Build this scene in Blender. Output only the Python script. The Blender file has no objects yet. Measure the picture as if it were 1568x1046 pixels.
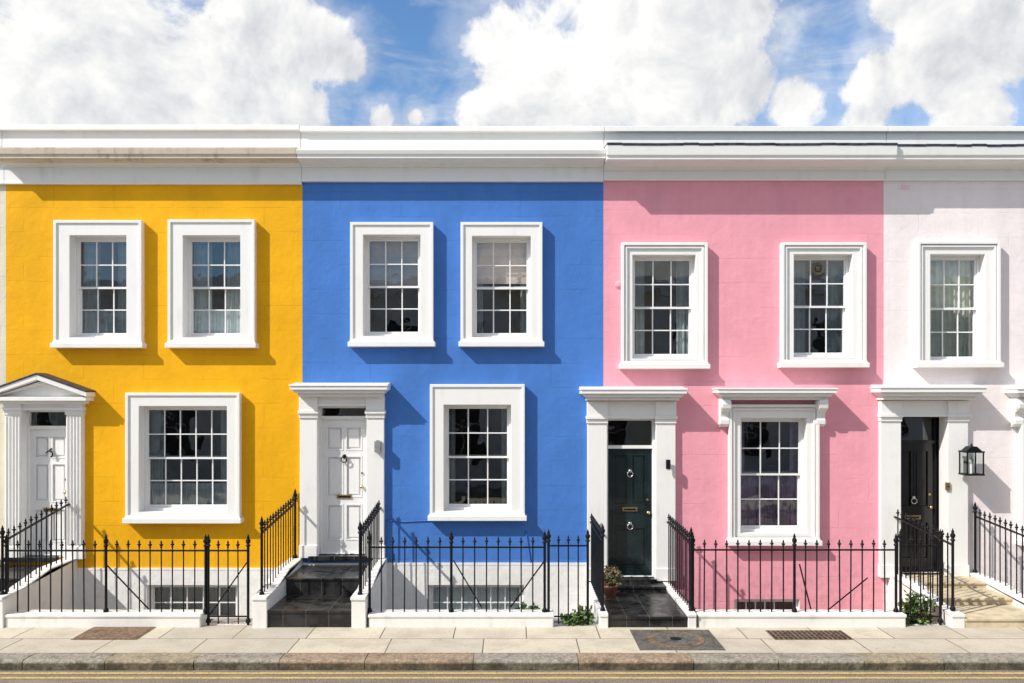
import bpy, bmesh, math, random
from mathutils import Vector
random.seed(7)
scene=bpy.context.scene
D=13.0; F=1300.0; CX=784; HY=610; H=3.0
def sc(y): return F/(D+y)
def PX(px,y=0.0): return (px-CX)/sc(y)
def PZ(py,y=0.0): return H+(HY-py)/sc(y)

# ---------------------------------------------------------------- materials
class NT:
    def __init__(s,mat):
        mat.use_nodes=True; s.t=mat.node_tree; s.t.nodes.clear()
    def n(s,typ,**k):
        nd=s.t.nodes.new(typ)
        for a,b in k.items(): setattr(nd,a,b)
        return nd
    def l(s,a,b): s.t.links.new(a,b)
    def math(s,op,a,b=None,c=None,clamp=False):
        nd=s.n('ShaderNodeMath',operation=op); nd.use_clamp=clamp
        for i,v in enumerate((a,b,c)):
            if v is None: continue
            if isinstance(v,(int,float)): nd.inputs[i].default_value=v
            else: s.l(v,nd.inputs[i])
        return nd.outputs[0]
    def mix(s,f,a,b,blend='MIX'):
        nd=s.n('ShaderNodeMix',data_type='RGBA',blend_type=blend)
        for i,v in ((0,f),(6,a),(7,b)):
            if isinstance(v,(int,float)): nd.inputs[i].default_value=v
            elif isinstance(v,tuple): nd.inputs[i].default_value=(v+(1,))[:4]
            else: s.l(v,nd.inputs[i])
        return nd.outputs[2]
    def noise(s,vec,scale,detail=3,rough=.55,dist=0):
        nd=s.n('ShaderNodeTexNoise'); nd.inputs['Scale'].default_value=scale
        nd.inputs['Detail'].default_value=detail; nd.inputs['Roughness'].default_value=rough
        nd.inputs['Distortion'].default_value=dist
        s.l(vec,nd.inputs['Vector']); return nd.outputs['Fac']
    def ramp(s,f,a,b,lo=0.,hi=1.,smooth=True):
        nd=s.n('ShaderNodeMapRange'); nd.interpolation_type='SMOOTHSTEP' if smooth else 'LINEAR'
        s.l(f,nd.inputs[0]); nd.inputs[1].default_value=a; nd.inputs[2].default_value=b
        nd.inputs[3].default_value=lo; nd.inputs[4].default_value=hi
        return nd.outputs[0]
    def scale(s,vec,x,y,z):
        nd=s.n('ShaderNodeVectorMath',operation='MULTIPLY'); s.l(vec,nd.inputs[0]); nd.inputs[1].default_value=(x,y,z)
        return nd.outputs[0]
def newmat(n): 
    m=bpy.data.materials.new(n); return m,NT(m)
def finish(t,col,rough=.6,metal=0,height=None,bstr=.3,bdist=.01,spec=.4,coat=0):
    b=t.n('ShaderNodeBsdfPrincipled')
    if isinstance(col,tuple): b.inputs['Base Color'].default_value=col+(1,)
    else: t.l(col,b.inputs['Base Color'])
    if isinstance(rough,(int,float)): b.inputs['Roughness'].default_value=rough
    else: t.l(rough,b.inputs['Roughness'])
    b.inputs['Metallic'].default_value=metal
    b.inputs['Specular IOR Level'].default_value=spec
    b.inputs['Coat Weight'].default_value=coat
    if height is not None:
        bp=t.n('ShaderNodeBump'); bp.inputs['Strength'].default_value=bstr; bp.inputs['Distance'].default_value=bdist
        t.l(height,bp.inputs['Height']); t.l(bp.outputs[0],b.inputs['Normal'])
    o=t.n('ShaderNodeOutputMaterial'); t.l(b.outputs[0],o.inputs[0])
def stucco(name,col,blocks=1.0,off=(0,0),joint=.8,var=.08,grime=.25):
    m,t=newmat(name)
    p=t.n('ShaderNodeNewGeometry').outputs['Position']
    sx=t.n('ShaderNodeSeparateXYZ'); t.l(p,sx.inputs[0])
    wob=t.noise(p,1.5,1)
    cx=t.n('ShaderNodeCombineXYZ')
    t.l(t.math('MULTIPLY_ADD',wob,.03,t.math('ADD',sx.outputs[0],off[0])),cx.inputs[0])
    t.l(t.math('ADD',t.math('MULTIPLY_ADD',wob,.03,off[1]),sx.outputs[2]),cx.inputs[1])
    br=t.n('ShaderNodeTexBrick'); t.l(cx.outputs[0],br.inputs[0])
    br.inputs['Scale'].default_value=1; br.inputs['Mortar Size'].default_value=.006; br.inputs['Mortar Smooth'].default_value=.5
    br.inputs['Brick Width'].default_value=.92; br.inputs['Row Height'].default_value=.375
    n1=t.noise(p,.8,4,.6,.4); n3=t.noise(p,11,3,.6)
    brk=t.ramp(t.noise(p,1.7,2),.40,.62)
    jf=t.math('MULTIPLY',br.outputs['Fac'],brk)
    n2=t.noise(t.scale(p,5,5,.45),1,3,.6)
    v=t.math('ADD',t.ramp(n1,.3,.7,1-var,1+var*.4),t.ramp(n2,.35,.7,.015,-.03))
    v=t.math('ADD',v,t.ramp(t.noise(p,3.2,3,.7),.35,.7,.02,-.025))
    vc=t.n('ShaderNodeCombineXYZ'); [t.l(v,vc.inputs[i]) for i in range(3)]
    c=t.mix(1.0,col,vc.outputs[0],'MULTIPLY')
    c=t.mix(t.math('MULTIPLY',jf,.22*joint),c,tuple(x*.45 for x in col))
    g=t.math('MULTIPLY',t.ramp(sx.outputs[2],.0,.9,1,0),t.ramp(n3,.4,.7,0,grime))
    c=t.mix(g,c,(.22,.19,.15))
    h=t.math('MULTIPLY_ADD',n3,.9,t.math('MULTIPLY',t.noise(p,50,2,.6),.5))
    h=t.math('ADD',h,t.math('MULTIPLY',t.noise(p,3.0,2),1.5))
    h=t.math('SUBTRACT',h,t.math('MULTIPLY',jf,.8*blocks))
    finish(t,c,.7,0,h,.5,.012,.18)
    return m
def paint(name,col,rough=.45,dirt=.12,bump=.15,dcol=(.33,.29,.24)):
    m,t=newmat(name)
    p=t.n('ShaderNodeNewGeometry').outputs['Position']
    n1=t.noise(p,2.2,3,.65); n2=t.noise(t.scale(p,9,9,.9),1,3,.6); n3=t.noise(p,30,2)
    f=t.math('MULTIPLY',t.math('MULTIPLY',t.ramp(n1,.42,.75),t.ramp(n2,.4,.75)),dirt*3,clamp=True)
    f2=t.math('ADD',f,t.math('MULTIPLY',t.ramp(n3,.5,.8),dirt*.4),clamp=True)
    finish(t,t.mix(f2,col,dcol),rough,0,t.math('ADD',n1,t.math('MULTIPLY',n3,.5)),bump,.01,.35)
    return m
def plain(name,col,rough=.5,metal=0,var=.15,scale=20,bump=.1,spec=.4,coat=0):
    m,t=newmat(name)
    p=t.n('ShaderNodeNewGeometry').outputs['Position']
    n=t.noise(p,scale,2)
    c=t.mix(t.ramp(n,.3,.7),tuple(x*(1-var) for x in col),tuple(min(1,x*(1+var)) for x in col))
    finish(t,c,rough,metal,n if bump else None,bump,.005,spec,coat); return m

YEL=stucco('yellow_stucco',(.84,.42,.006),1.0,(.1,.07),.8,.10)
BLU=stucco('blue_stucco',(.066,.195,.55),1.0,(.3,.2),.6,.08)
PNK=stucco('pink_stucco',(.82,.35,.42),.7,(.5,.1),.45,.06)
PAL=stucco('pale_pink_stucco',(.84,.76,.755),.5,(.2,.15),.3,.04)
GRN=stucco('sage_stucco',(.45,.55,.45),.6)
CRM=stucco('cream_stucco',(.72,.66,.52),.6)
WST=stucco('white_stucco',(.83,.81,.78),.2,(0,0),.2,.05,.10)
WHT=paint('white_paint',(.84,.825,.80),.42,.06)
WGL=paint('white_gloss',(.82,.81,.80),.28,.03,.04)
WEA=paint('weathered_cornice',(.66,.57,.46),.7,.36,.4,(.16,.12,.08))
PLN=paint('plinth_white',(.80,.78,.75),.6,.16,.35,(.25,.21,.17))
LEAD=plain('lead_flashing',(.04,.045,.06),.5,.3,.5,9,.5)
IRON=plain('black_iron',(.006,.007,.009),.45,.0,.3,40,0,.2)
BRASS=plain('brass',(.55,.40,.20),.3,.9,.2,30)
NICK=plain('nickel',(.5,.5,.5),.25,.9,.1,30)
BLKD=plain('black_door',(.011,.010,.011),.22,0,.2,5,.04,.5,.2)
GRND=plain('dark_green_door',(.007,.018,.021),.2,0,.2,5,.04,.5,.3)
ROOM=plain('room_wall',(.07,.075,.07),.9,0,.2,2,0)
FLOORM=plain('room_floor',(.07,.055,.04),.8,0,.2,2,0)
NET=plain('net_curtain',(.70,.72,.73),.9,0,.06,9,0)
CREAM=plain('cream_curtain',(.85,.80,.68),.9,0,.08,9,0)
PURP=plain('purple_curtain',(.52,.36,.50),.9,0,.25,7,0)
DARKC=plain('grey_curtain',(.46,.48,.48),.9,0,.1,7,0)
BLIND=plain('fabric_blind',(.84,.64,.58),.9,0,.08,7,0)
CONC=plain('concrete',(.34,.32,.29),.85,0,.25,3,.3)
STONE=plain('york_stone_step',(.54,.45,.31),.8,0,.18,6,.4)
ROOF=plain('roof_felt',(.10,.10,.10),.9,0,.1,5,0)
LAMPG=plain('lamp_glass',(.5,.5,.48),.1,0,.05)
TERR=plain('terracotta',(.30,.13,.07),.8)
LEAF=plain('leaf_green',(.08,.14,.035),.6,0,.5,30,0)
LEAF2=plain('leaf_light',(.12,.19,.05),.6,0,.4,30,0)
LEAFB=plain('leaf_brown',(.16,.10,.05),.7,0,.5,30,0)
PETAL=plain('white_petal',(.75,.72,.70),.6,0,.1,20,0)

def tiles():
    m,t=newmat('black_step_tiles')
    p=t.n('ShaderNodeNewGeometry').outputs['Position']
    br=t.n('ShaderNodeTexBrick'); t.l(p,br.inputs[0]); br.offset=0
    br.inputs['Scale'].default_value=1; br.inputs['Mortar Size'].default_value=.004
    br.inputs['Brick Width'].default_value=.3; br.inputs['Row Height'].default_value=.3
    n=t.noise(p,6,3)
    c=t.mix(t.ramp(n,.3,.75),(.010,.011,.012),(.035,.033,.032))
    c=t.mix(br.outputs['Fac'],c,(.09,.085,.075))
    finish(t,c,t.ramp(n,.3,.7,.2,.45),0,t.math('SUBTRACT',t.math('MULTIPLY',n,.2),br.outputs['Fac']),.3,.004,.4)
    return m
TILE=tiles()
def glassm():
    m,t=newmat('window_glass')
    p=t.n('ShaderNodeNewGeometry').outputs['Position']
    bp=t.n('ShaderNodeBump'); bp.inputs['Strength'].default_value=.16; bp.inputs['Distance'].default_value=.02
    t.l(t.noise(p,3.5,1),bp.inputs['Height'])
    gl=t.n('ShaderNodeBsdfGlossy'); gl.inputs['Roughness'].default_value=.01; t.l(bp.outputs[0],gl.inputs['Normal'])
    tr=t.n('ShaderNodeBsdfTransparent'); tr.inputs[0].default_value=(.84,.90,.89,1)
    fr=t.n('ShaderNodeFresnel'); fr.inputs[0].default_value=1.6
    mx=t.n('ShaderNodeMixShader'); t.l(t.math('MULTIPLY',fr.outputs[0],2.4,clamp=True),mx.inputs[0]); t.l(tr.outputs[0],mx.inputs[1]); t.l(gl.outputs[0],mx.inputs[2])
    o=t.n('ShaderNodeOutputMaterial'); t.l(mx.outputs[0],o.inputs[0]); return m
GLASS=glassm()
def paving():
    m,t=newmat('stone_paving')
    p=t.n('ShaderNodeNewGeometry').outputs['Position']
    sx=t.n('ShaderNodeSeparateXYZ'); t.l(p,sx.inputs[0]); cc=t.n('ShaderNodeCombineXYZ')
    t.l(t.math('ADD',sx.outputs[0],.35),cc.inputs[0]); t.l(t.math('ADD',sx.outputs[1],2.40),cc.inputs[1])
    br=t.n('ShaderNodeTexBrick'); t.l(cc.outputs[0],br.inputs[0]); br.offset=.42; br.squash=.8; br.squash_frequency=2
    br.inputs['Scale'].default_value=1; br.inputs['Mortar Size'].default_value=.008; br.inputs['Mortar Smooth'].default_value=.2
    br.inputs['Brick Width'].default_value=1.15; br.inputs['Row Height'].default_value=.60; br.inputs['Bias'].default_value=0
    br.inputs['Color1'].default_value=(.62,.55,.43,1); br.inputs['Color2'].default_value=(.49,.445,.365,1); br.inputs['Mortar'].default_value=(.12,.10,.07,1)
    n=t.noise(p,2.5,4,.65); n2=t.noise(p,30,4,.7); n3=t.noise(p,6,5,.7)
    c=t.mix(t.ramp(n,.38,.72,0,.55),br.outputs['Color'],(.38,.325,.25),'MIX')
    c=t.mix(t.ramp(n2,.45,.75,0,.4),c,(.30,.25,.19))
    c=t.mix(t.ramp(n3,.60,.72,0,.5),c,(.23,.19,.15))
    c=t.mix(t.ramp(t.noise(p,14,2),.70,.74,0,.6),c,(.12,.10,.09))
    finish(t,c,.8,0,t.math('SUBTRACT',t.math('MULTIPLY',n2,.5),t.math('MULTIPLY',br.outputs['Fac'],1.2)),.5,.006,.3)
    return m
PAVE=paving()
def asphalt():
    m,t=newmat('asphalt')
    p=t.n('ShaderNodeNewGeometry').outputs['Position']
    n=t.noise(p,60,4,.75); n2=t.noise(t.scale(p,1,5,1),1.5,4)
    c=t.mix(t.ramp(n,.35,.7),(.09,.075,.06),(.36,.31,.25))
    c=t.mix(t.ramp(n2,.4,.7,0,.5),c,(.33,.27,.19))
    finish(t,c,.9,0,n,.6,.012,.3); return m
ASPH=asphalt()
def yline():
    m,t=newmat('yellow_line_paint')
    p=t.n('ShaderNodeNewGeometry').outputs['Position']
    n=t.noise(p,40,4,.75)
    c=t.mix(t.ramp(n,.44,.64,0,.9),(.66,.43,.12),(.24,.20,.14))
    finish(t,c,.8,0,n,.4,.005,.3); return m
YLN=yline()
def granite(name,a,b):
    m,t=newmat(name)
    p=t.n('ShaderNodeNewGeometry').outputs['Position']
    n=t.noise(p,22,4,.8); n2=t.noise(p,5,4,.7)
    sx=t.n('ShaderNodeSeparateXYZ'); t.l(p,sx.inputs[0])
    c=t.mix(t.ramp(n,.35,.68),a,b); c=t.mix(t.ramp(n2,.48,.7,0,.65),c,tuple(x*.4 for x in a))
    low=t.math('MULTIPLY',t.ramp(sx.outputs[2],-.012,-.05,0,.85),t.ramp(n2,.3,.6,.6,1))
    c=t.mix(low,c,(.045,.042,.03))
    finish(t,c,.85,0,t.math('ADD',n,n2),1,.02,.25); return m
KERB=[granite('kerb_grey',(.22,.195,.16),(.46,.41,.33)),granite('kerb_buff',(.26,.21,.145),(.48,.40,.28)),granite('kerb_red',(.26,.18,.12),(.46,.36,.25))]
RUST=granite('rusty_cover',(.16,.10,.06),(.30,.21,.14))
CAST=granite('cast_iron_cover',(.09,.085,.08),(.20,.18,.15))

# ---------------------------------------------------------------- mesh builder
class MB:
    def __init__(s): s.v=[];s.f=[];s.m=[];s.mats=[];s.sm=[]
    def mi(s,mat):
        if mat not in s.mats: s.mats.append(mat)
        return s.mats.index(mat)
    def add(s,vs,fs,mat,smooth=False):
        o=len(s.v); s.v+=[tuple(v) for v in vs]; k=s.mi(mat)
        for f in fs: s.f.append([o+i for i in f]); s.m.append(k); s.sm.append(smooth)
    def box(s,x0,x1,y0,y1,z0,z1,mat):
        if x0>x1:x0,x1=x1,x0
        vs=[(x,y,z) for x in (x0,x1) for y in (y0,y1) for z in (z0,z1)]
        s.add(vs,[(0,1,3,2),(4,6,7,5),(0,4,5,1),(2,3,7,6),(0,2,6,4),(1,5,7,3)],mat)
    def prism(s,pts,a,b,axis,mat):
        n=len(pts)
        if axis=='y': vs=[(p[0],a,p[1]) for p in pts]+[(p[0],b,p[1]) for p in pts]
        else: vs=[(a,p[0],p[1]) for p in pts]+[(b,p[0],p[1]) for p in pts]
        fs=[tuple(range(n)),tuple(range(2*n-1,n-1,-1))]+[(i,i+n,(i+1)%n+n,(i+1)%n) for i in range(n)]
        s.add(vs,fs,mat)
    def ring(s,x0,x1,z0,z1,i0,i1,j0,j1,y0,y1,mat):
        vs=[]
        for y in (y0,y1):
            vs+=[(x0,y,z0),(x1,y,z0),(x1,y,z1),(x0,y,z1),(i0,y,j0),(i1,y,j0),(i1,y,j1),(i0,y,j1)]
        fs=[]
        for k in range(4):
            a,b=k,(k+1)%4
            fs+=[(a,b,b+4,a+4),(a+8,a+12,b+12,b+8),(a,a+8,b+8,b),(a+4,b+4,b+12,a+12)]
        s.add(vs,fs,mat)
    def cyl(s,p0,p1,r0,r1=None,n=8,mat=None,caps=True,smooth=True):
        r1=r0 if r1 is None else r1
        p0=Vector(p0);p1=Vector(p1);d=(p1-p0).normalized()
        a=d.orthogonal().normalized();b=d.cross(a)
        vs=[p0+(a*math.cos(2*math.pi*i/n)+b*math.sin(2*math.pi*i/n))*r0 for i in range(n)]
        vs+=[p1+(a*math.cos(2*math.pi*i/n)+b*math.sin(2*math.pi*i/n))*r1 for i in range(n)]
        s.add(vs,[(i,(i+1)%n,(i+1)%n+n,i+n) for i in range(n)],mat,smooth)
        if caps: s.add(vs,[tuple(range(n))[::-1],tuple(range(n,2*n))],mat)
    def lathe(s,c,prof,n=8,mat=None,axis='z'):
        vs=[]
        for r,h in prof:
            for i in range(n):
                t=2*math.pi*i/n
                if axis=='z': vs.append((c[0]+r*math.cos(t),c[1]+r*math.sin(t),c[2]+h))
                else: vs.append((c[0]+r*math.cos(t),c[1]-h,c[2]+r*math.sin(t)))
        fs=[(k*n+i,k*n+(i+1)%n,(k+1)*n+(i+1)%n,(k+1)*n+i) for k in range(len(prof)-1) for i in range(n)]
        s.add(vs,fs,mat,True)
    def torus(s,c,R,r,mat,a0=0,a1=2*math.pi,n=18,m=6):
        pts=[(c[0]+R*math.sin(a0+(a1-a0)*i/n),c[1],c[2]+R*math.cos(a0+(a1-a0)*i/n)) for i in range(n+1)]
        for i in range(n): s.cyl(pts[i],pts[i+1],r,r,m,mat,False)
    def wall(s,x0,x1,z0,z1,holes,yf,yb,mat,rmat):
        hs=[(max(h[0],x0),min(h[1],x1),max(h[2],z0),min(h[3],z1)) for h in holes]
        hs=[h for h in hs if h[0]<h[1] and h[2]<h[3]]
        xs=sorted({x0,x1}|{h[0] for h in hs}|{h[1] for h in hs}); zs=sorted({z0,z1}|{h[2] for h in hs}|{h[3] for h in hs})
        for i in range(len(xs)-1):
            for j in range(len(zs)-1):
                cx=(xs[i]+xs[i+1])/2;cz=(zs[j]+zs[j+1])/2
                if any(h[0]<cx<h[1] and h[2]<cz<h[3] for h in hs): continue
                s.add([(xs[i],yf,zs[j]),(xs[i+1],yf,zs[j]),(xs[i+1],yf,zs[j+1]),(xs[i],yf,zs[j+1])],[(0,1,2,3)],mat)
        for a,b,c,d in hs:
            for q in ([(a,yf,c),(a,yf,d),(a,yb,d),(a,yb,c)],[(b,yf,c),(b,yb,c),(b,yb,d),(b,yf,d)],
                      [(a,yf,d),(b,yf,d),(b,yb,d),(a,yb,d)],[(a,yf,c),(a,yb,c),(b,yb,c),(b,yf,c)]):
                s.add(q,[(0,1,2,3)],rmat)
    def obj(s,name,parent=None,bevel=0,recalc=True):
        me=bpy.data.meshes.new(name); me.from_pydata(s.v,[],s.f)
        for m in s.mats: me.materials.append(m)
        me.polygons.foreach_set('material_index',s.m); me.polygons.foreach_set('use_smooth',s.sm)
        if recalc:
            bm=bmesh.new(); bm.from_mesh(me); bmesh.ops.recalc_face_normals(bm,faces=bm.faces); bm.to_mesh(me); bm.free()
        o=bpy.data.objects.new(name,me); scene.collection.objects.link(o)
        if parent: o.parent=parent
        if bevel:
            b=o.modifiers.new('bevel','BEVEL'); b.width=bevel; b.segments=2; b.limit_method='ANGLE'; b.angle_limit=math.radians(50)
        return o
def empty(name,loc=(0,0,0)):
    e=bpy.data.objects.new(name,None); scene.collection.objects.link(e); e.empty_display_size=.2; return e

# ---------------------------------------------------------------- windows
def wpx(xa,xb,ya,yb,pa,pb,pya,pyb,cols=3,rows=4,**k):
    sf=sc(-.1);sp=sc(.13)
    d=dict(cx=((xa+xb)/2-CX)/sf,W=(xb-xa)/sf,zt=H+(HY-ya)/sf,zb=H+(HY-yb)/sf,pw=(pb-pa)/sp,
           pt=H+(HY-pya)/sp,pb=H+(HY-pyb)/sp,cols=cols,rows=rows,style='flat',curtain='none',sill=True)
    d.update(k); return d
def hole(w):
    ow=w['pw']+.13
    return (w['cx']-ow/2,w['cx']+ow/2,w['pb']-.085,w['pt']+.065)
def curtain(mb,x0,x1,z0,z1,y,mat,amp=.02,fold=.07):
    n=max(6,int((x1-x0)/.012)); ph=random.random()*6
    vs=[];ks=4
    for k in range(ks):
        z=z0+(z1-z0)*k/(ks-1)
        for i in range(n+1):
            x=x0+(x1-x0)*i/n
            vs.append((x,y+amp*math.sin(x/fold*6.28+ph+math.sin(x*9)*1.2)*(1-.2*k/ks)+.4*amp*math.sin(x/fold*2.1),z))
    fs=[(k*(n+1)+i,k*(n+1)+i+1,(k+1)*(n+1)+i+1,(k+1)*(n+1)+i) for k in range(ks-1) for i in range(n)]
    mb.add(vs,fs,mat,True)
def window(tr,sa,gl,cu,w):
    h=hole(w); cx=w['cx'];pr=.10; W=w['W']; st=w['style']
    x0,x1=cx-W/2,cx+W/2; i0,i1,j0,j1=h[0]+.003,h[1]-.003,h[2]+.003,h[3]-.003
    if st!='none':
        sill=w['sill']; zb=w['zb']+(.09 if sill else 0)
        zb=min(zb,j0-.02)
        tr.ring(x0,x1,zb,w['zt'],i0,i1,j0,j1,-pr if st=='flat' else -.075,.02,WHT)
        bw=.04
        tr.ring(x0-.006,x1+.006,zb-.002,w['zt']+.006,x0+bw,x1-bw,zb+(.03),w['zt']-bw,-pr-.022,-.05,WHT)
        if st=='mould':
            tr.ring(x0+.05,x1-.05,zb+.01,w['zt']-.05,x0+.085,x1-.085,zb+.03,w['zt']-.085,-pr-.005,-.03,WHT)
        if sill:
            tr.box(x0-.035,x1+.035,-pr-.06,.015,w['zb'],w['zb']+.075,WHT)
            tr.box(x0-.012,x1+.012,-pr-.035,.016,w['zb']+.06,zb+.012,WHT)
    p0,p1=cx-w['pw']/2,cx+w['pw']/2
    sa.ring(h[0]-.01,h[1]+.01,h[2]-.01,h[3]+.01,p0-.028,p1+.028,w['pb']-.045,w['pt']+.028,.085,.19,WGL)
    zm=(w['pt']+w['pb'])/2
    half=[(zm-.012,w['pt'],.105),(w['pb'],zm+.012,.145)]
    for k,(a,b,y) in enumerate(half):
        if k==0: sa.ring(p0-.03,p1+.03,a-.012,b+.03,p0,p1,a+.018,b,y,y+.035,WGL)
        else: sa.ring(p0-.03,p1+.03,a-.05,b+.012,p0,p1,a,b-.018,y,y+.035,WGL)
        c=w['cols']; r=w['rows']//2
        for i in range(1,c):
            x=p0+(p1-p0)*i/c; sa.box(x-.009,x+.009,y+.004,y+.03,a,b,WGL)
        for j in range(1,r):
            z=a+(b-a)*j/r; sa.box(p0-.005,p1+.005,y+.006,y+.028,z-.009,z+.009,WGL)
        gl.add([(p0-.01,y+.016,a),(p1+.01,y+.016,a),(p1+.01,y+.016,b),(p0-.01,y+.016,b)],[(0,1,2,3)],GLASS)
    t=w['curtain']; pt,pb,pw=w['pt']+.05,w['pb']-.05,w['pw']
    if 'side' in t:
        m=w.get('cm',DARKC); f=w.get('cf',.24)
        curtain(cu,p0-.04,p0+pw*f,pb,pt,.26,m); curtain(cu,p1-pw*f,p1+.04,pb,pt,.26,m)
    if 'cafe' in t: curtain(cu,p0-.03,p1+.03,pb,pb+(pt-pb)*w.get('ch',.28),.225,w.get('cm2',NET),.013,.05)
    if 'full' in t: curtain(cu,p0-.04,p1+.04,pb,pt,.25,w.get('cm',NET),.022,.09)
    if 'blind' in t:
        bb=pt-(pt-pb)*w.get('bh',.45)
        nb=5
        for i in range(nb):
            za=pt-(pt-bb)*i/nb; zb_=pt-(pt-bb)*(i+1)/nb
            cu.add([(p0-.03,.205,za),(p1+.03,.205,za),(p1+.03,.215,zb_),(p0-.03,.215,zb_)],[(0,1,2,3)],BLIND)
            cu.box(p0-.03,p1+.03,.196,.203,zb_,zb_+.012,BLIND)

# ---------------------------------------------------------------- doors
def panel_leaf(mb,x0,x1,z0,z1,y,panels,mat):
    hs=[(x0+a*(x1-x0),x0+b*(x1-x0),z0+c*(z1-z0),z0+d*(z1-z0)) for a,b,c,d in panels]
    mb.wall(x0,x1,z0,z1,hs,y,y+.025,mat,mat)
    for a,b,c,d in hs:
        mb.add([(a,y+.025,c),(b,y+.025,c),(b,y+.025,d),(a,y+.025,d)],[(0,1,2,3)],mat)
        mb.ring(a-.012,b+.012,c-.012,d+.012,a+.01,b-.01,c+.01,d-.01,y-.007,y+.012,mat)
        if b-a>.12:
            mb.box(a+.04,b-.04,y+.012,y+.03,c+.04,d-.04,mat)
P6=[(.12,.46,.10,.36),(.54,.88,.10,.36),(.12,.46,.42,.72),(.54,.88,.42,.72),(.12,.46,.77,.94),(.54,.88,.77,.94)]
P4=[(.13,.46,.09,.38),(.54,.87,.09,.38),(.13,.46,.50,.94),(.54,.87,.50,.94)]
PD=[(.14,.86,.07,.38),(.14,.46,.56,.95),(.54,.86,.56,.95)]
def doorway(e,cx,ow,pilw,z0,ztop_open,zlint,canopy,mat,dz,y,panels,fluted=False,pediment=False,hw=BRASS,style='blue',transom=True):
    tr=MB(); a,b=cx-ow/2,cx+ow/2; pr=.075
    zc=ztop_open
    for s in (-1,1):
        pa=a-pilw+.004 if s<0 else b-.004; pb=pa+pilw
        tr.box(pa,pb,-pr,.02,z0-.02,zlint,WHT)
        tr.box(pa-.012,pb+.012,-pr-.018,.015,z0-.03,z0+.16,WHT)
        cz=zc-.04 if not style=='blue' else zlint-.30
        tr.box(pa-.012,pb+.012,-pr-.02,.014,cz-.03,cz,WHT)
        tr.box(pa-.022,pb+.022,-pr-.045,.013,cz+.035,cz+.085,WHT)
        tr.box(pa-.01,pb+.01,-pr-.025,.012,cz+.0,cz+.036,WHT)
        tr.box(pa-.006,pb+.006,-pr-.03,.011,cz+.085,zlint-.005,WHT)
        if fluted:
            n=5
            for i in range(n):
                x=pa+pilw*(i+.5)/n
                tr.cyl((x,-pr-.002,z0+.2),(x,-pr-.002,cz-.06),pilw/n*.33,None,8,WHT)
    tr.box(a-.002,b+.002,-pr+.01,.018,ztop_open+.005,zlint-.002,WHT)
    tr.box(a-.001,b+.001,-pr-.008,.0,ztop_open+.0,ztop_open+.04,WHT)
    W,c0,c1,pj=canopy; hh=c1-c0
    if not pediment:
        tr.box(cx-W/2+.10,cx+W/2-.10,-pj+.14,.01,c0-.005,c0+hh*.25,WHT)
        tr.prism([(cx-W/2+.085,c0+hh*.25),(cx+W/2-.085,c0+hh*.25),(cx+W/2-.03,c0+hh*.55),(cx-W/2+.03,c0+hh*.55)],-pj+.07,.009,'y',WHT)
        tr.box(cx-W/2+.012,cx+W/2-.012,-pj+.015,.008,c0+hh*.55,c0+hh*.86,WHT)
        tr.box(cx-W/2,cx+W/2,-pj,.007,c0+hh*.86,c1,WHT)
        tr.prism([(-pj+.01,c1),(-.0,c1+.035),(.0,c1)],cx-W/2+.01,cx+W/2-.01,'x',WHT)
    else:
        az=c1
        tr.box(cx-W/2+.09,cx+W/2-.09,-pj+.12,.01,c0-.05,c0,WHT)
        tr.box(cx-W/2+.02,cx+W/2-.02,-pj+.03,.008,c0,c0+.06,WHT)
        tr.prism([(cx-W/2+.1,c0+.06),(cx+W/2-.1,c0+.06),(cx,az-.10)],-pr-.03,.009,'y',WHT)
        th=.075
        for s in (-1,1):
            p=[(cx+s*W/2,c0+.06),(cx+s*W/2,c0+.06+th),(cx,az),(cx,az-th-.01)]
            tr.prism(p,-pj,.006,'y',WHT)
            p=[(cx+s*W/2*1.01,c0+.06+th-.005),(cx+s*W/2*1.01,c0+.06+th+.022),(cx,az+.026),(cx,az-.004)]
            tr.prism(p,-pj-.015,.005,'y',LEAD)
            p=[(cx+s*(W/2-.1),c0+.06),(cx+s*(W/2-.1),c0+.085),(cx,az-th-.03),(cx,az-th-.075)]
            tr.prism(p,-pj+.09,.007,'y',WHT)
    tr.obj('door_surround',e,.006)
    fr=MB(); fm=WGL if style!='white' else mat
    zt=dz
    fr.ring(a-.01,b+.01,z0-.03,ztop_open+.01,a+.035,b-.035,z0+.012,ztop_open-.03,y-.03,y+.09,fm)
    if transom:
        fr.box(a+.02,b-.02,y-.035,y+.085,zt,zt+.05,fm)
        gl=MB(); gl.add([(a,y+.03,zt),(b,y+.03,zt),(b,y+.03,ztop_open),(a,y+.03,ztop_open)],[(0,1,2,3)],GLASS); gl.obj('transom_glass',e)
    fr.obj('door_frame',e,.004)
    lf=MB(); la,lb=a+.035,b-.035
    panel_leaf(lf,la,lb,z0+.012,zt+.005,y+.01,panels,mat)
    lf.add([(la,y+.06,z0),(lb,y+.06,z0),(lb,y+.06,zt),(la,y+.06,zt)],[(0,1,2,3)],ROOF)
    lf.obj('door_leaf',e,0)
    hd=MB(); hm=hw; mx=(la+lb)/2; hgt=zt-z0
    def letter(z):
        hd.box(mx-.115,mx+.115,y-.006,y+.012,z-.03,z+.03,hm); hd.box(mx-.09,mx+.09,y-.012,y-.004,z-.015,z+.012,IRON)
    def knock(z,m):
        hd.lathe((mx,y+.01,z+.05),[(0,.05),(.02,.045),(.03,.03),(.032,0)],10,m,'y'); hd.torus((mx,y-.03,z),.042,.009,m)
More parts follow.
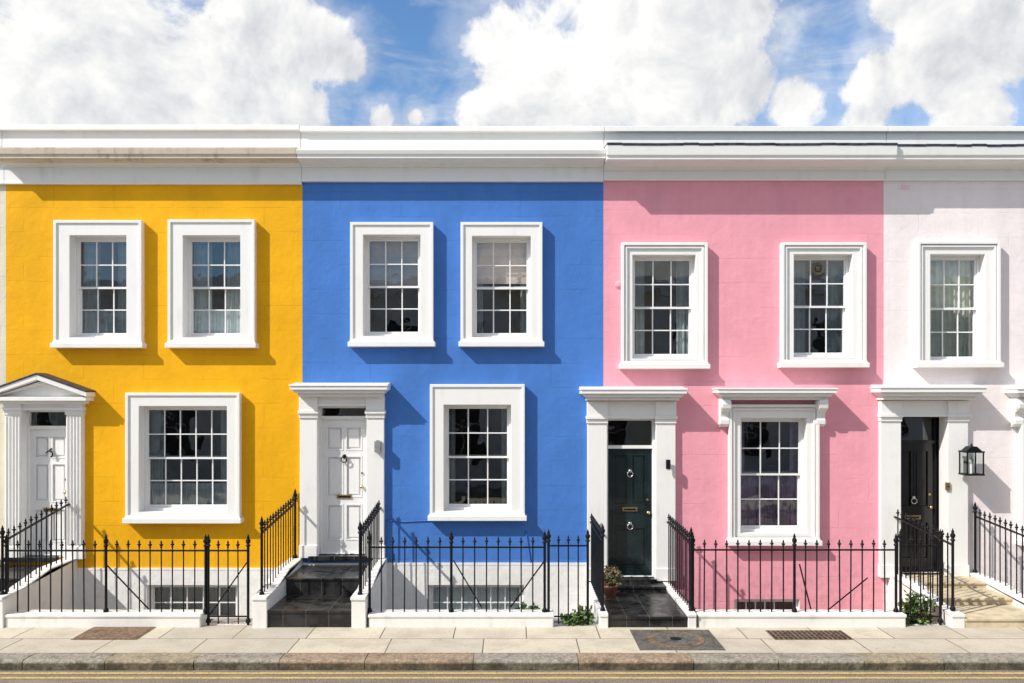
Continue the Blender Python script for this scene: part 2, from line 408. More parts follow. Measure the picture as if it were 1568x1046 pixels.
    if style=='blue': knock(z0+hgt*.70,IRON); letter(z0+hgt*.425)
    elif style=='pink': knock(z0+hgt*.80,NICK); letter(z0+hgt*.525); knock(z0+hgt*.39,NICK)
    elif style=='white': knock(z0+hgt*.55,NICK); letter(z0+hgt*.42)
    else:
        hd.torus((mx,y-.03,z0+hgt*.80),.05,.011,IRON,-1.2,2.6); hd.cyl((mx,y-.03,z0+hgt*.8+.05),(mx+.02,y+.01,z0+hgt*.8+.09),.014,.01,8,IRON); letter(z0+hgt*.36)
    hd.lathe((lb-.07 if style=='blue' else lb-.06,y+.01,z0+hgt*.5),[(0,.07),(.022,.065),(.03,.045),(.02,.02),(.012,0)],10,hm,'y')
    hd.cyl((lb-.07,y+.01,z0+hgt*.60),(lb-.07,y-.008,z0+hgt*.60),.018,None,10,hm)
    hd.obj('door_furniture',e,0)

# ---------------------------------------------------------------- cornice
def cornice(e,x0,x1,zf,zl,zlt,ztop,p,lipmat,lead=False,par=WHT):
    mb=MB(); x0+=.002;x1-=.002
    mb.box(x0,x1,-.045,.25,zf,zl-.045,WHT)
    mb.box(x0,x1,-.060,.25,zf-.012,zf+.02,WHT)
    mb.prism([(.24,zl-.06),(-.07,zl-.06),(-.085,zl-.03),(-.13,zl-.005),(.24,zl-.005)],x0,x1,'x',WHT)
    mb.prism([(.245,zl-.01),(-p+.10,zl-.01),(-p+.07,zl+.01),(-p+.04,zl),(-p+.01,zl),(-p+.01,zl+.045),(-p-.015,zl+.06),(-p-.03,zlt-.02),(-p-.03,zlt),(-.1,zlt+.045),(.245,zlt+.045)],x0,x1,'x',lipmat)
    mb.box(x0+.001,x1-.001,-.10,.24,zlt+.02,ztop-.09,par)
    mb.box(x0,x1,-.17,.27,ztop-.095,ztop-.015,par)
    mb.prism([(-.165,ztop-.016),(.05,ztop),(.265,ztop-.016)],x0+.001,x1-.001,'x',par)
    if lead:
        n=int((x1-x0)/.22)
        for i in range(n):
            xa=x0+(x1-x0)*i/n; xb=x0+(x1-x0)*(i+1)/n; r=random.uniform(-.006,.006)
            mb.prism([(-p-.038,zlt-.016+r),(-p-.04,zlt+.022+r),(-.1,zlt+.068),(-.1,zlt+.04)],xa,xb,'x',LEAD)
    mb.obj('cornice_and_parapet',e,.006)

def house(name,x0,x1,wmat,plinth,windows,doorholes,basement=None,corn=None,plmat=None,thz=.6):
    e=empty(name); wl=MB(); tr=MB();sa=MB();gl=MB();cu=MB()
    holes=[hole(w) for w in windows]+doorholes
    if basement: holes.append(hole(basement))
    if plinth is not None:
        wl.wall(x0,x1,plinth,6.62,holes,0,.20,wmat,WHT)
        wl.wall(x0,x1,-1.8,plinth,holes,-.022,.20,plmat or WST,WHT)
        wl.box(x0,x1,-.026,.01,plinth-.03,plinth+.004,plmat or WST)
    else: wl.wall(x0,x1,-1.8,6.62,holes,0,.20,wmat,WHT)
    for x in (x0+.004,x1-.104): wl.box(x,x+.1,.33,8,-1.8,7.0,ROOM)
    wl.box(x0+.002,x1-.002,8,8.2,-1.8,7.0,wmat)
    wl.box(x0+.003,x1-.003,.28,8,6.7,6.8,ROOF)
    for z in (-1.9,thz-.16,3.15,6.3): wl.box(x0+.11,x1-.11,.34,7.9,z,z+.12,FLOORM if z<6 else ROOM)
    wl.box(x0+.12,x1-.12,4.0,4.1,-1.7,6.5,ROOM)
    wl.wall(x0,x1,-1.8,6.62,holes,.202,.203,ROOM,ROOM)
    wl.obj('walls_and_roof',e,0,False)
    for w in windows: window(tr,sa,gl,cu,w)
    if basement: window(tr,sa,gl,cu,basement)
    tr.obj('window_surrounds',e,.006); sa.obj('sash_windows',e,.002); gl.obj('window_panes',e)
    if cu.v: cu.obj('curtains_and_blinds',e,0,False)
    cornice(e,x0,x1,*corn)
    return e

def Zf(py,p): return PZ(py,-p)
YB,BB,PB=-7.75,PX(463),PX(924); WB=PX(1353); RB=10.15
yw=[wpx(83,217,338,533,124,197,371,510,curtain='side cafe',cm=DARKC,cf=.3,ch=.27),
    wpx(258,390,337,533,295,369,371,510,curtain='side cafe',cm=DARKC,cf=.34,ch=.27),
    wpx(193,367,602,801,230,350,628,773,5,4,curtain='side cafe',cm=DARKC,cf=.13,ch=.24)]
ydz=.58; ycx=-7.13
ybase=wpx(222,360,890,1010,230,354,899,990,5,4,style='none',curtain='cafe',ch=.95)
def zz(py): return PZ(py,.1)
yellow=house('yellow_terraced_house',YB,BB,YEL,PZ(870),yw,[(ycx-.345,ycx+.345,ydz,zz(628))],ybase,
   (PZ(281,-.045),Zf(242,.35),Zf(226,.35),Zf(191,.12),.35,WEA))
doorway(yellow,ycx,.69,.25,ydz,zz(628),PZ(617,-.1),(1.50,PZ(614,-.3),PZ(573,-.3),.27),WGL,zz(657),.11,P6,True,True,style='yellow')
bw=[wpx(537,663,341,531,567,641,370,508,curtain='blind',bh=.50),
    wpx(706,830,341,531,730,806,372,510,curtain='blind side',bh=.45,cf=.12,cm=DARKC),
    wpx(659,803,589,797,688,777,626,772,curtain='side',cf=.10)]
bcx=-2.59; bdz=.60
bbase=wpx(652,805,890,1010,663,795,899,990,6,4,style='none',curtain='cafe',ch=.95)
blue=house('blue_terraced_house',BB,PB,BLU,PZ(862),bw,[(bcx-.38,bcx+.38,bdz,zz(622))],bbase,
   (PZ(277,-.045),Zf(242,.35),Zf(229,.35),Zf(193,.12),.35,WHT))
doorway(blue,bcx,.76,.265,bdz,zz(622),PZ(607,-.1),(1.48,PZ(607,-.33),PZ(589,-.33),.34),WGL,zz(642),.11,P6,style='blue')
pw=[wpx(952,1083,372,565,974,1057,400,542,curtain='side',cf=.2,style='mould'),
    wpx(1197,1326,372,563,1216,1292,399,540,curtain='side',cf=.3,style='mould',cm=DARKC),
    wpx(1117,1254,620,835,1136,1223,646,805,curtain='cafe side',cf=.1,ch=.52,cm2=PURP,cm=PURP,style='mould',sill=True)]
pcx=1.82; pdz=.25
pbase=wpx(1125,1230,912,1010,1135,1221,921,990,6,4,style='none')
pink=house('pink_terraced_house',PB,WB,PNK,None,pw,[(pcx-.38,pcx+.38,pdz,zz(641))],pbase,
   (PZ(275,-.045),Zf(244,.45),Zf(222,.45),Zf(193,.12),.45,WHT,True),thz=.25)
doorway(pink,pcx,.75,.30,pdz,zz(641),PZ(614,-.1),(1.60,PZ(613,-.36),PZ(595,-.36),.37),GRND,zz(687),.11,PD,style='pink')
def win_canopy(e,cx,py0=594,py1=612,W=1.80):
    mb=MB(); p=.37; c1=PZ(py0,-p); c0=PZ(py1,-p); hh=c1-c0
    mb.box(cx-W/2+.1,cx+W/2-.1,-p+.17,.01,c0-.005,c0+hh*.25,WHT)
    mb.prism([(cx-W/2+.085,c0+hh*.25),(cx+W/2-.085,c0+hh*.25),(cx+W/2-.03,c0+hh*.55),(cx-W/2+.03,c0+hh*.55)],-p+.07,.009,'y',WHT)
    mb.box(cx-W/2+.012,cx+W/2-.012,-p+.015,.008,c0+hh*.55,c0+hh*.86,WHT)
    mb.box(cx-W/2,cx+W/2,-p,.007,c0+hh*.86,c1,WHT)
    for s in (-1,1):
        x=cx+s*(W/2-.17)
        pts=[(.01,c0)]
        pr=[(-.24,c0),(-.25,c0-.07),(-.235,c0-.13),(-.18,c0-.17),(-.13,c0-.20),(-.11,c0-.26),(-.13,c0-.31),(-.125,c0-.37),(-.08,c0-.41),(.01,c0-.42)]
        mb.prism(pts+pr,x-.065,x+.065,'x',WHT)
        mb.cyl((x-.078,-.165,c0-.085),(x+.078,-.165,c0-.085),.062,None,14,WHT)
        mb.cyl((x-.078,-.075,c0-.345),(x+.078,-.075,c0-.345),.045,None,12,WHT)
    mb.obj('window_canopy',e,.005)
win_canopy(pink,PX(1186,-.2))
ww=[wpx(1405,1531,370,563,1424,1494,399,546,curtain='full',cm=CREAM,style='mould')]
w2=dict(ww[0]); w2['cx']+=2.44; ww.append(w2)
w3=dict(pw[2]); w3['cx']=8.42; w3['curtain']='side'; ww.append(w3)
wcx=6.28; wdz=.30
wbase=dict(pbase); wbase['cx']=8.42
white=house('pale_pink_terraced_house',WB,RB,PAL,None,ww,[(wcx-.36,wcx+.36,wdz,zz(638))],wbase,
   (PZ(275,-.045),Zf(244,.40),Zf(224,.40),Zf(193,.12),.40,WHT,True),thz=.3)
doorway(white,wcx,.72,.31,wdz,zz(638),PZ(613,-.1),(1.60,PZ(612,-.36),PZ(592,-.36),.37),BLKD,zz(680),.29,P4,style='white')
win_canopy(white,8.42)
def shift(ws,dx):
    r=[]
    for w in ws: q=dict(w); q['cx']+=dx; r.append(q)
    return r
lh=house('cream_terraced_house',YB-4.54,YB,CRM,PZ(870),shift(yw,-4.54),[],None,
   (PZ(281,-.045),Zf(242,.15),Zf(226,.15),Zf(191,.12),.15,WHT))
dx=RB-PB
rh=house('sage_terraced_house',RB,RB+WB-PB,GRN,None,shift(pw,dx),[(pcx+dx-.38,pcx+dx+.38,pdz,zz(641))],None,
   (PZ(275,-.045),Zf(244,.40),Zf(224,.40),Zf(193,.12),.40,WHT,True),thz=.3)
doorway(rh,pcx+dx,.75,.30,pdz,zz(641),PZ(614,-.1),(1.60,PZ(613,-.36),PZ(595,-.36),.37),BLKD,zz(687),.11,P4,style='pink')
win_canopy(rh,pw[2]['cx']+dx)

# small wall fittings
v=MB(); vx,vz=PX(1385),PZ(287)
v.ring(vx-.085,vx+.085,vz-.05,vz+.05,vx-.07,vx+.07,vz-.036,vz+.036,-.010,.004,PAL)
for i in range(6): v.box(vx-.07+.024*i,vx-.07+.024*i+.015,-.008,.003,vz-.038,vz+.038,PAL)
v.box(vx-.07,vx+.07,-.003,.002,vz-.036,vz+.036,PNK)
v.obj('air_vent',white)
v=MB(); c=pw[1]; vx=c['cx']-.02; vz=c['pt']-.13
v.lathe((vx,.10,vz),[(.0,.012),(.09,.012),(.10,.0),(.10,-.02)],20,plain('tinted_plastic',(.16,.13,.08),.4),'y'); v.torus((vx,.085,vz),.05,.006,IRON)
v.obj('extractor_vent',pink)
v=MB()
def cable(pts,r,mat):
    for a,b in zip(pts[:-1],pts[1:]): v.cyl(a,b,r,None,6,mat)
cable([(PX(590),-.012,PZ(796)),(PX(618),-.012,PZ(799)),(PX(660),-.012,PZ(797))],.007,BLU)
cable([(PX(590),-.012,PZ(796)),(PX(591),-.012,PZ(861))],.007,BLU)
cable([(PX(805),-.012,PZ(812)),(PX(812),-.012,PZ(862))],.009,BLU)
v.obj('wall_cable',blue)
v=MB(); v.lathe((PX(947),0,PZ(436)),[(0,.02),(.05,.018),(.06,0)],16,PNK,'y'); v.obj('blanking_plate',pink)
l=MB(); x=PX(578,-.15); z=PZ(683,-.15)
l.box(x-.045,x+.045,-.17,-.07,z-.09,z+.07,plain('grey_metal',(.35,.35,.34),.4,.5)); l.box(x-.03,x+.03,-.165,-.08,z-.105,z-.089,LAMPG)
l.cyl((x,-.12,z+.07),(x,-.12,z+.085),.03,None,10,NICK)
l.obj('wall_light')
l=MB(); x=PX(1023,-.15); z=PZ(710,-.15)
l.cyl((x,-.16,z-.08),(x,-.16,z+.06),.035,.035,12,IRON); l.box(x-.02,x+.02,-.15,-.07,z-.02,z+.02,IRON); l.cyl((x,-.16,z-.1),(x,-.16,z-.08),.028,.03,12,LAMPG)
l.obj('wall_light')
l=MB(); x=6.90; z=2.03; w=.12; hh=.17; y=-.25
for sx in (-1,1):
    for sy in (-1,1): l.box(x+sx*w-.008,x+sx*w+.008,y+sy*w*.9-.008,y+sy*w*.9+.008,z-hh,z+hh,IRON)
for q in (-hh,hh): l.ring(x-w-.015,x+w+.015,z+q-.012,z+q+.012,x-w*.2,x+w*.2,z+q-.004,z+q+.004,y-w,y+w,IRON)
l.box(x-w*.25,x+w*.25,y-w+.002,y+w-.002,z+hh-.005,z+hh+.005,IRON)
l.prism([(x-w,z+hh+.01),(x+w,z+hh+.01),(x+.04,z+hh+.08),(x-.04,z+hh+.08)],y-.08,y+.08,'y',IRON)
l.cyl((x,y,z+hh+.08),(x,y,z+hh+.12),.02,.008,8,IRON)
l.cyl((x,y,z-hh),(x,y,z-.02),.025,.025,8,WGL); l.lathe((x,y,z-.02),[(.02,0),(.035,.04),(.03,.08),(.005,.12)],10,LAMPG)
l.box(x-.02,x+.02,y+w,.0,z-.02,z+.015,IRON); l.box(x-.04,x+.04,-.02,.005,z-.12,z+.12,IRON)
for a in (-1,1):
    l.add([(x-w,y+a*w*.9,z-hh),(x+w,y+a*w*.9,z-hh),(x+w,y+a*w*.9,z+hh),(x-w,y+a*w*.9,z+hh)],[(0,1,2,3)],GLASS)
l.obj('wall_lantern')
l=MB(); x=PX(1452,-.1); z=PZ(745,-.1)
l.box(x-.03,x+.03,-.10,-.07,z-.06,z+.06,BRASS); l.lathe((x,-.10,z),[(0,.015),(.012,.012),(.014,0)],8,IRON,'y'); l.obj('doorbell')

# ---------------------------------------------------------------- ground
YR=-1.75
PF=-1.88; KB=-3.0; KF=-3.28; ZR=-.115
def sheet(name,rects,z,mat,holes=()):
    mb=MB(); x0,x1,y0,y1=rects
    xs=sorted({x0,x1}|{h[0] for h in holes}|{h[1] for h in holes}); ys=sorted({y0,y1}|{h[2] for h in holes}|{h[3] for h in holes})
    for i in range(len(xs)-1):
        for j in range(len(ys)-1):
            a=(xs[i]+xs[i+1])/2;b=(ys[j]+ys[j+1])/2
            if any(h[0]<a<h[1] and h[2]<b<h[3] for h in holes): continue
            mb.add([(xs[i],ys[j],z),(xs[i+1],ys[j],z),(xs[i+1],ys[j+1],z),(xs[i],ys[j+1],z)],[(0,1,2,3)],mat)
    return mb.obj(name,None,0,False)
LX,RX=YB-4.54,RB+WB-PB
gnd=plain('earth_ground',(.20,.18,.14),.95,0,.25,.5,0)
sheet('ground',(-400,400,-400,400),ZR-.02,gnd,[(LX,RX,PF+.05,8.1)])
sheet('road',(-60,60,-9.6,KF+.02),ZR,ASPH)
m=MB(); m.box(-60,60,KB-.005,PF+.1,-.3,0,PAVE)
m.obj('pavement',None,0)
m=MB(); m.box(-60,60,-12.2,-9.85,-.3,0,PAVE); m.obj('pavement',None,0)
k=MB()
marks=[PX(p,-3.2) for p in (-120,40,165,300,430,560,725,885,1060,1190,1320,1440,1600)]
xx=[-30+1.3*i for i in range(50)]
xx=[q for q in xx if q<marks[0]-.6]+marks+[q for q in xx if q>marks[-1]+.6]
for i in range(len(xx)-1):
    mt=KERB[[0,1,0,0,1,0,1,1][i%8]]
    if marks[4]-.1<=xx[i]<marks[8]-.1: mt=KERB[2] if xx[i]<marks[6]-.1 or xx[i]>marks[7]-.1 else KERB[0]
    a,b=xx[i]+.003,xx[i+1]-.003; dz=random.uniform(-.005,.004); dy=random.uniform(-.006,.006)
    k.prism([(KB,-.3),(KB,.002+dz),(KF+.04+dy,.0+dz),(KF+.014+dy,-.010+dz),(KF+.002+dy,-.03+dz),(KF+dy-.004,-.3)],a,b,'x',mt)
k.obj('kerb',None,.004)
k=MB(); k.box(-60,60,-9.85,-9.6,-.3,.0,KERB[0]); k.obj('kerb',None,.012)
m=MB()
for y0 in (-3.36,-3.52):
    m.add([(-60,y0-.06,ZR+.004),(60,y0-.06,ZR+.004),(60,y0,ZR+.004),(-60,y0,ZR+.004)],[(0,1,2,3)],YLN)
m.obj('double_yellow_lines',None,0,False)

def on_pav(px,py):
    d=F*H/(py-HY); return (px-CX)*d/F, d-D
def cover(name,pa,pb,mat,kind):
    (x0,y0)=on_pav(*pa);(x1,y1)=on_pav(*pb); m=MB()
    m.box(x0,x1,y0,y1,-.02,.006,mat)
    if kind=='round':
        cx,cy=(x0+x1)/2,(y0+y1)/2; r=min(x1-x0,y1-y0)*.40
        m.cyl((cx,cy,0),(cx,cy,.011),r,None,28,RUST,True,False); m.cyl((cx,cy,0),(cx,cy,.014),r*.8,None,28,CAST,True,False); m.cyl((cx,cy,0),(cx,cy,.018),r*.2,None,12,IRON,True,False)
    elif kind=='grid':
        n=16
        for i in range(n): m.box(x0+(x1-x0)*(i+.25)/n,x0+(x1-x0)*(i+.7)/n,y0+.02,y1-.02,.0,.012,IRON)
        for j in range(3): m.box(x0+.02,x1-.02,y0+(y1-y0)*(j+1)/4-.008,y0+(y1-y0)*(j+1)/4+.008,.0,.013,mat)
    else:
        m.box(x0+.03,x1-.03,y0+.03,y1-.03,0,.010,mat)
    m.obj(name,None,0)
cover('manhole_cover',(980,996),(1085,965),CAST,'round')
cover('coal_hole_grate',(1187,980),(1288,966),RUST,'grid')
cover('utility_cover',(108,980),(240,960),RUST,'flat')

# ---------------------------------------------------------------- areas, steps, plinths
A=MB()
A.box(LX,RX,PF+.1,0.33,-1.9,-1.8,CONC)
A.box(LX,RX,PF+.02,YR+.11,-1.85,-.004,PLN)
A.obj('basement_area_floor_and_wall',None,0)
def plinth(x0,x1):
    m=MB(); m.box(x0,x1,PF,YR+.13,-.02,.125,PLN); m.box(x0-.01,x1+.01,PF-.012,YR+.14,.125,.17,PLN); m.obj('railing_plinth',None,.012)
plinth(-6.64,PX(310,-1.8)); plinth(PX(566,-1.8),PX(847,-1.8)); plinth(PX(1068,-1.8),PX(1383,-1.8)); plinth(7.2,9.0)
def steps(x0,x1,levels,mat,th,thmat,strw=.19,sz=(.39,.55),smat=PLN,nose=True):
    m=MB(); e=empty('front_steps')
    for i,(y0,y1,z) in enumerate(levels):
        m.box(x0,x1,y0,y1,-1.79-.002*i,z,mat)
        if nose: m.box(x0,x1,y0-.018,y0+.05,z-.03,z+.003,mat)
    m.box(x0+.10,x1-.10,-.10,.14,th-.07,th,thmat)
    m.obj('treads',e,.006)
    s=MB()
    if sz:
        for a,b in ((x0-strw,x0-.002),(x1+.002,x1+strw)):
            s.prism([(PF-.03,-1.7),(PF-.03,sz[0]),(-1.45,sz[0]+.015),(-.75,sz[1]-.01),(-.0,sz[1]),(-.0,-1.7)],a,b,'x',smat)
            s.prism([(PF-.045,sz[0]-.03),(PF-.045,sz[0]+.012),(-1.45,sz[0]+.027),(-.75,sz[1]+.002),(-.005,sz[1]+.012),(-.005,sz[1]-.02)],a-.012,b+.0,'x',smat)
        s.obj('side_walls',e,.008)
    return e
steps(-3.20,-2.10,[(PF,-.97,.22),(-.97,-.0,.45)],TILE,.6,TILE)
steps(-7.86,-6.84,[(PF,-.97,.22),(-.97,-.0,.45)],TILE,.58,TILE)
steps(1.26,2.30,[(PF-.0,-.0,.14),(-.38,-.001,.20)],TILE,.25,TILE,.11,(.175,.19))
steps(5.92,6.98,[(PF-.02,-1.15,.12),(-1.15,-.5,.21),(-.5,-.0,.29)],STONE,.30,STONE,.17,(.17,.33))
steps(dx+1.26,dx+2.30,[(PF,-.0,.14)],TILE,.25,TILE,.11,(.175,.19))
for xa,xb in ((PX(312,-1.75),-3.42),(PX(847,-1.75),1.13),(PX(1384,-1.75),5.74)):
    m=MB()
    for i in range(6): m.box(xa+.02,xb-.01,YR+.1+.28*i,YR+.1+.28*(i+1)-.002,-1.79,-.01-.2*i,STONE if xa>4 else CONC)
    m.obj('area_steps',None,.005)

# ---------------------------------------------------------------- railings
FIN=[(.008,-.01),(.008,.035),(.015,.042),(.015,.05),(.008,.056),(.027,.078),(.025,.086),(.009,.094),(.014,.108),(.008,.125),(.001,.145)]
PFIN=[(.02,0),(.030,.01),(.030,.025),(.016,.035),(.032,.065),(.034,.085),(.016,.11),(.020,.125),(.010,.15),(.001,.175)]
def railing(name,p0,p1,b0,b1,t0,t1,spacing=.15,posts=(0,1),stays=(),lower=False,low_off=.08,brace=None):
    m=MB(); p0=Vector(p0);p1=Vector(p1);L=(p1-p0).length; n=max(1,round(L/spacing))
    def at(u,z): return Vector((p0.x+(p1.x-p0.x)*u,p0.y+(p1.y-p0.y)*u,z))
    def bz(u): return b0+(b1-b0)*u
    def tz(u): return t0+(t1-t0)*u
    def beam(u0,u1,f,hh=.009,ww=.018):
        a=at(u0,f(u0));b=at(u1,f(u1)); d=(b-a); side=Vector((-d.y,d.x,0)).normalized()*ww; up=Vector((0,0,hh))
        vs=[q+s1*side+s2*up for q in (a,b) for s1 in (-1,1) for s2 in (-1,1)]
        m.add(vs,[(0,1,3,2),(4,6,7,5),(0,4,5,1),(2,3,7,6),(0,2,6,4),(1,5,7,3)],IRON)
    beam(0,1,tz)
    if lower: beam(0,1,lambda u:bz(u)+low_off,.008,.012)
    if brace: m.cyl(at(0.03,b0+.1)+Vector((0,.02,0)),at(.97,t0-.15)+Vector((0,.02,0)),.010,None,6,IRON)
    pu=[round(u*n) for u in posts]
    for i in range(n+1):
        u=i/n
        if i in pu: continue
        j=random.uniform(-.004,.004)
        m.cyl(at(u+random.uniform(-.004,.004)/L,bz(u)-.02),at(u+j/L,tz(u)),.0092,None,6,IRON,False)
        q=at(u+j/L,tz(u)+random.uniform(-.004,.004)); m.lathe(q,FIN,7,IRON)
    for i in pu:
        u=i/n; m.cyl(at(u,bz(u)-.03),at(u,tz(u)+.05),.018,None,10,IRON); m.lathe(at(u,tz(u)+.05),PFIN,10,IRON)
        m.lathe(at(u,bz(u)),[(.035,0),(.035,.03),(.02,.06)],10,IRON)
    for (u,dx_,z) in stays:
        a=at(u,z); b=Vector((a.x+dx_,a.y+.55,a.z-.75)); m.cyl(a,b,.010,None,6,IRON)
    return m.obj(name,None,0)
ZT=PZ(838,YR); ZBs=.165
def rx(p): return PX(p,YR)
railing('iron_railing',(-6.70,YR,0),(rx(315),YR,0),ZBs,ZBs,ZT-.045,ZT-.045,posts=(0,.5,1),stays=[(.5,.35,.8)])
railing('iron_gate',(rx(319),YR,0),(rx(380),YR,0),.03,.03,ZT-.045,ZT-.045,.12,lower=True,brace=1)
railing('iron_railing',(rx(566),YR,0),(rx(834),YR,0),ZBs,ZBs,ZT,ZT,posts=(0,.48,1),stays=[(.48,.35,.85),(1,-.45,.85)])
railing('iron_gate',(rx(840),YR,0),(rx(900),YR,0),.03,.03,ZT+.02,ZT+.02,.13,lower=True)
railing('iron_railing',(rx(1061),YR,0),(rx(1372),YR,0),ZBs,ZBs,ZT-.035,ZT-.035,posts=(0,.525,1),stays=[(.525,.35,.8),(.86,-.55,.62)])
railing('iron_gate',(rx(1379),YR,0),(rx(1440),YR,0),.03,.03,ZT+.02,ZT+.02,.13,lower=True)
railing('iron_railing',(7.2,YR,0),(RX-2.6,YR,0),ZBs,ZBs,ZT-.035,ZT-.035,posts=(0,.5,1))
railing('iron_railing',(-3.31,YR-.02,0),(-3.31,-.04,0),.39,.56,1.22,1.40,.135)
railing('iron_railing',(-2.01,YR-.02,0),(-2.01,-.04,0),.39,.56,1.16,1.34,.135)
railing('iron_railing',(-6.74,YR-.02,0),(-6.74,-.04,0),.39,.56,1.10,1.40,.135)
railing('iron_railing',(1.20,YR-.02,0),(1.20,-.04,0),.18,.2,1.12,1.12,.135)
railing('iron_railing',(2.37,YR-.02,0),(2.37,-.04,0),.18,.2,1.08,1.12,.135)
railing('iron_railing',(5.83,YR-.02,0),(5.83,-.04,0),.2,.33,1.06,1.20,.135)
railing('iron_railing',(7.07,YR-.02,0),(7.07,-.04,0),.2,.33,1.06,1.20,.135)

# ---------------------------------------------------------------- plants
def foliage(mb,c,r,n,size,mats):
    for i in range(n):
        while True:
            q=Vector((random.uniform(-1,1),random.uniform(-1,1),random.uniform(-1,1)))
            if .25<q.length<1+.25*math.sin(q.x*7+q.z*5): break
        p=Vector((c[0]+q.x*r[0],c[1]+q.y*r[1],c[2]+q.z*r[2]))
        a=Vector((random.uniform(-1,1),random.uniform(-1,1),random.uniform(-.6,1))).normalized()*size*random.uniform(.6,1.4)
        b=a.orthogonal().normalized()*size*.35
        mb.add([p,p+a*.5+b,p+a,p+a*.5-b],[(0,1,2,3)],random.choice(mats))
def pot(mb,x,y,z,r,h):
    mb.lathe((x,y,z),[(0,0),(r*.7,0),(r,h*.85),(r*1.1,h*.85),(r*1.1,h),(r*.95,h),(r*.9,h*.9),(0,h*.9)],18,TERR)
m=MB(); x,y=1.42,-.75; pot(m,x,y,.14,.10,.17)
foliage(m,(x,y,.42),(.15,.15,.14),520,.045,[LEAFB,LEAFB,LEAF]); m.cyl((x,y,.25),(x,y,.4),.012,None,6,LEAFB); m.obj('potted_shrub',None,0,False)
m=MB()
for (a,r_,hh) in ((rx(872),.10,.05),(rx(895),.14,.12),(rx(880),.08,.05)):
    foliage(m,(a,YR+.05,.02+hh*.6),(r_,.10,hh),230,.055,[LEAF,LEAF2])
m.obj('weeds',None,0,False)
m=MB()
foliage(m,(rx(1415),YR+.18,.16),(.20,.14,.20),600,.065,[LEAF,LEAF2]); foliage(m,(rx(1418),YR+.12,.28),(.17,.14,.16),45,.05,[PETAL])
foliage(m,(rx(1405),YR+.10,.05),(.26,.12,.07),280,.055,[LEAF,LEAF2]); pot(m,rx(1415),YR+.2,-.01,.13,.16)
m.obj('flowering_plant',None,0,False)
m=MB(); foliage(m,(PX(808,-1.2),-1.2,-.02),(.20,.18,.13),360,.065,[LEAF,LEAF2]); pot(m,PX(808,-1.2),-1.2,-.42,.16,.3); m.cyl((PX(808,-1.2),-1.2,-1.8),(PX(808,-1.2),-1.2,-.42),.14,.12,12,CONC); m.obj('potted_plant',None,0,False)

# ---------------------------------------------------------------- opposite terrace (behind the viewpoint; seen in window reflections)
for i,(xa,mt) in enumerate(((-20,CRM),(-15,WST),(-10,CRM),(-5,WST),(0,CRM),(5,WST),(10,WST),(15,CRM))):
    e=empty('opposite_terraced_house'); m=MB(); yf=-16.5; hs=[(xa+.7,xa+1.7,4.2,5.8),(xa+3,xa+4,4.2,5.8),(xa+2.6,xa+4,.9,3),(xa+.6,xa+1.5,.2,2.6)]
    m.wall(xa,xa+5,-.14,7.2,hs,yf,yf-.25,mt,WHT)
    for h in hs: 
        m.add([(h[0],yf-.2,h[2]),(h[1],yf-.2,h[2]),(h[1],yf-.2,h[3]),(h[0],yf-.2,h[3])],[(0,1,2,3)],BLKD)
        m.ring(h[0]-.15,h[1]+.15,h[2]-.15,h[3]+.15,h[0]+.003,h[1]-.003,h[2]+.003,h[3]-.003,yf-.01,yf+.1,WHT)
        m.box((h[0]+h[1])/2-.02,(h[0]+h[1])/2+.02,yf-.19,yf-.15,h[2],h[3],WGL); m.box(h[0],h[1],yf-.19,yf-.152,(h[2]+h[3])/2-.02,(h[2]+h[3])/2+.02,WGL)
    m.box(xa,xa+4.99,yf-8,yf-.26,-.14,6.9,ROOM); m.box(xa,xa+4.995,yf-.27,yf+.3,6.7,6.9,WHT)
    m.obj('facade',e,0,False)

# ---------------------------------------------------------------- sun, sky
sd=Vector((1.65,1.0,-1.65)).normalized()
su=bpy.data.lights.new('sun','SUN'); su.energy=5.0; su.angle=math.radians(.5); su.color=(1,.96,.89)
so=bpy.data.objects.new('sun',su); scene.collection.objects.link(so); so.rotation_euler=sd.to_track_quat('-Z','Y').to_euler(); so.location=(-20,-15,25)
w=bpy.data.worlds.new('sky'); scene.world=w; w.use_nodes=True
w.cycles.sampling_method='MANUAL'; w.cycles.sample_map_resolution=256
t=NT(w)
sky=t.n('ShaderNodeTexSky'); sky.sky_type='NISHITA'; sky.sun_disc=False
sky.sun_elevation=math.asin(-sd.z); sky.sun_rotation=math.atan2(-sd.x,-sd.y)%(2*math.pi)
sky.air_density=1.0; sky.dust_density=.6; sky.ozone_density=1.5
dirn=t.n('ShaderNodeTexCoord').outputs['Generated']
nv=t.n('ShaderNodeVectorMath',operation='NORMALIZE'); t.l(dirn,nv.inputs[0]); dv=nv.outputs[0]
blobs=[(40,60,200),(230,60,190),(370,60,140),(150,170,190),(390,150,110),(480,70,62),(450,185,70),(530,95,36),(585,188,36),(635,182,24),
 (775,60,76),(790,120,78),(900,60,150),(1020,50,150),(1120,15,92),(765,175,66),(880,170,120),(1040,150,110),(1140,130,72),(1215,155,60),
 (1355,130,72),(1460,110,90),(1545,70,100),(1500,185,90),(1335,180,55),(1430,25,55),(1370,10,40)]
cur=None
for (px,py,r) in blobs:
    c=Vector(((px-CX)/F,1,(HY-py)/F)); k=c.length; c.normalize()
    d=t.n('ShaderNodeVectorMath',operation='DISTANCE'); t.l(dv,d.inputs[0]); d.inputs[1].default_value=c
    a=min(1.0,r/110)*.5+.5
    q=t.math('MULTIPLY_ADD',d.outputs['Value'],-a/(r/F/k),a)
    cur=q if cur is None else t.math('MAXIMUM',cur,q)
cur=t.math('MINIMUM',cur,.55)
rest=t.ramp(t.noise(dv,2.2,1,.5),.3,.7,-.9,1.1,False)
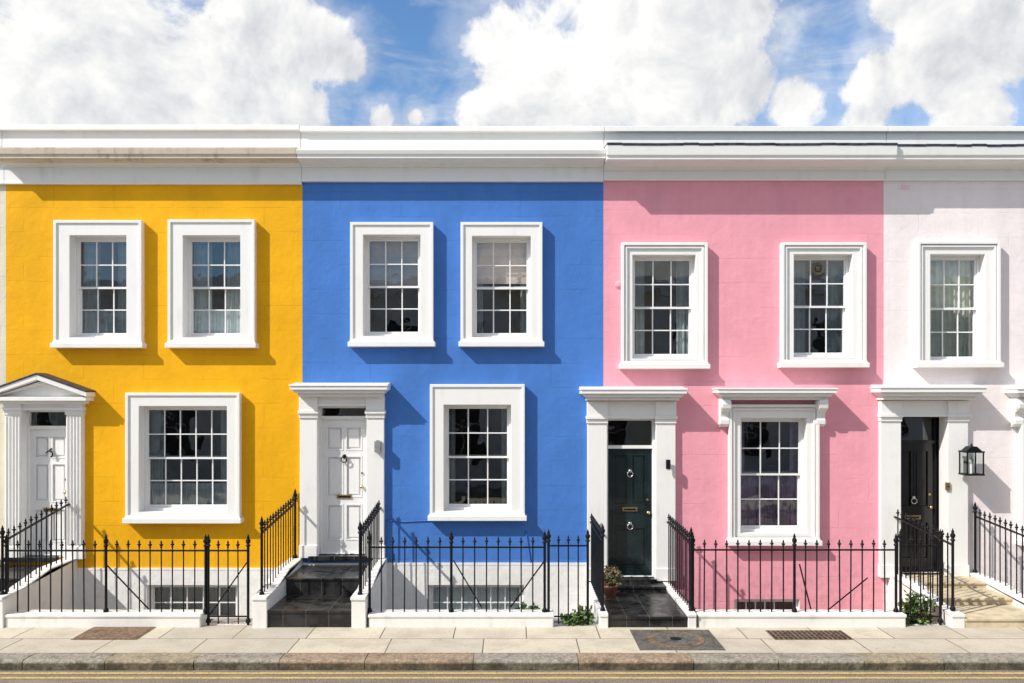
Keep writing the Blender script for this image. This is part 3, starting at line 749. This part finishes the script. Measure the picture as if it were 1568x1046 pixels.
sx=t.n('ShaderNodeSeparateXYZ'); t.l(dv,sx.inputs[0])
off=t.ramp(sx.outputs[1],.2,.6,0,-3)
cur=t.math('MAXIMUM',cur,t.math('ADD',rest,off))
n1=t.noise(dv,8.0,8,.62,.25)
def addv(v,o):
    a=t.n('ShaderNodeVectorMath',operation='ADD'); t.l(v,a.inputs[0]); a.inputs[1].default_value=o; return a.outputs[0]
f1n=t.noise(addv(dv,(-.016,0,.020)),8.0,5,.60,.25)
f0=t.math('ADD',cur,t.math('MULTIPLY',t.math('SUBTRACT',n1,.52),2.1))
mask=t.ramp(f0,.0,.34)
grad=t.math('MULTIPLY',t.math('SUBTRACT',n1,f1n),2.8)
big=t.ramp(t.noise(dv,3.5,2,.5),.38,.62,-.16,.10)
thick=t.ramp(f0,.3,1.2,.10,-.14)
shade=t.math('ADD',t.math('ADD',t.math('ADD',grad,thick),big),.80,clamp=True)
ccol=t.mix(shade,(.44,.48,.56),(1.03,1.02,1.00))
bg1=t.n('ShaderNodeBackground')
skc=t.mix(1.0,sky.outputs[0],(.80,1.08,1.30),'MULTIPLY')
t.l(skc,bg1.inputs[0]); bg1.inputs[1].default_value=.135
bg2=t.n('ShaderNodeBackground'); t.l(ccol,bg2.inputs[0]); bg2.inputs[1].default_value=1.0
wn=t.noise(t.scale(dv,5,5,14),1.3,5,.62,.5)
wis=t.ramp(wn,.46,.78,0,.6)
halo=t.ramp(f0,-.45,.15,0,.28)
mk=t.math('MAXIMUM',mask,t.math('ADD',wis,halo,clamp=True))
mx=t.n('ShaderNodeMixShader'); t.l(mk,mx.inputs[0]); t.l(bg1.outputs[0],mx.inputs[1]); t.l(bg2.outputs[0],mx.inputs[2])
o=t.n('ShaderNodeOutputWorld'); t.l(mx.outputs[0],o.inputs[0])

# ---------------------------------------------------------------- camera
cd=bpy.data.cameras.new('camera'); cam=bpy.data.objects.new('camera',cd); scene.collection.objects.link(cam)
cam.location=(0,-D,H); cam.rotation_euler=(math.radians(90),0,0)
cd.sensor_width=36; cd.lens=F/1568*36; cd.shift_y=87/1568; cd.clip_end=2000; cd.clip_start=.1
scene.camera=cam
scene.view_settings.view_transform='Standard'; scene.view_settings.look='None'; scene.view_settings.exposure=0
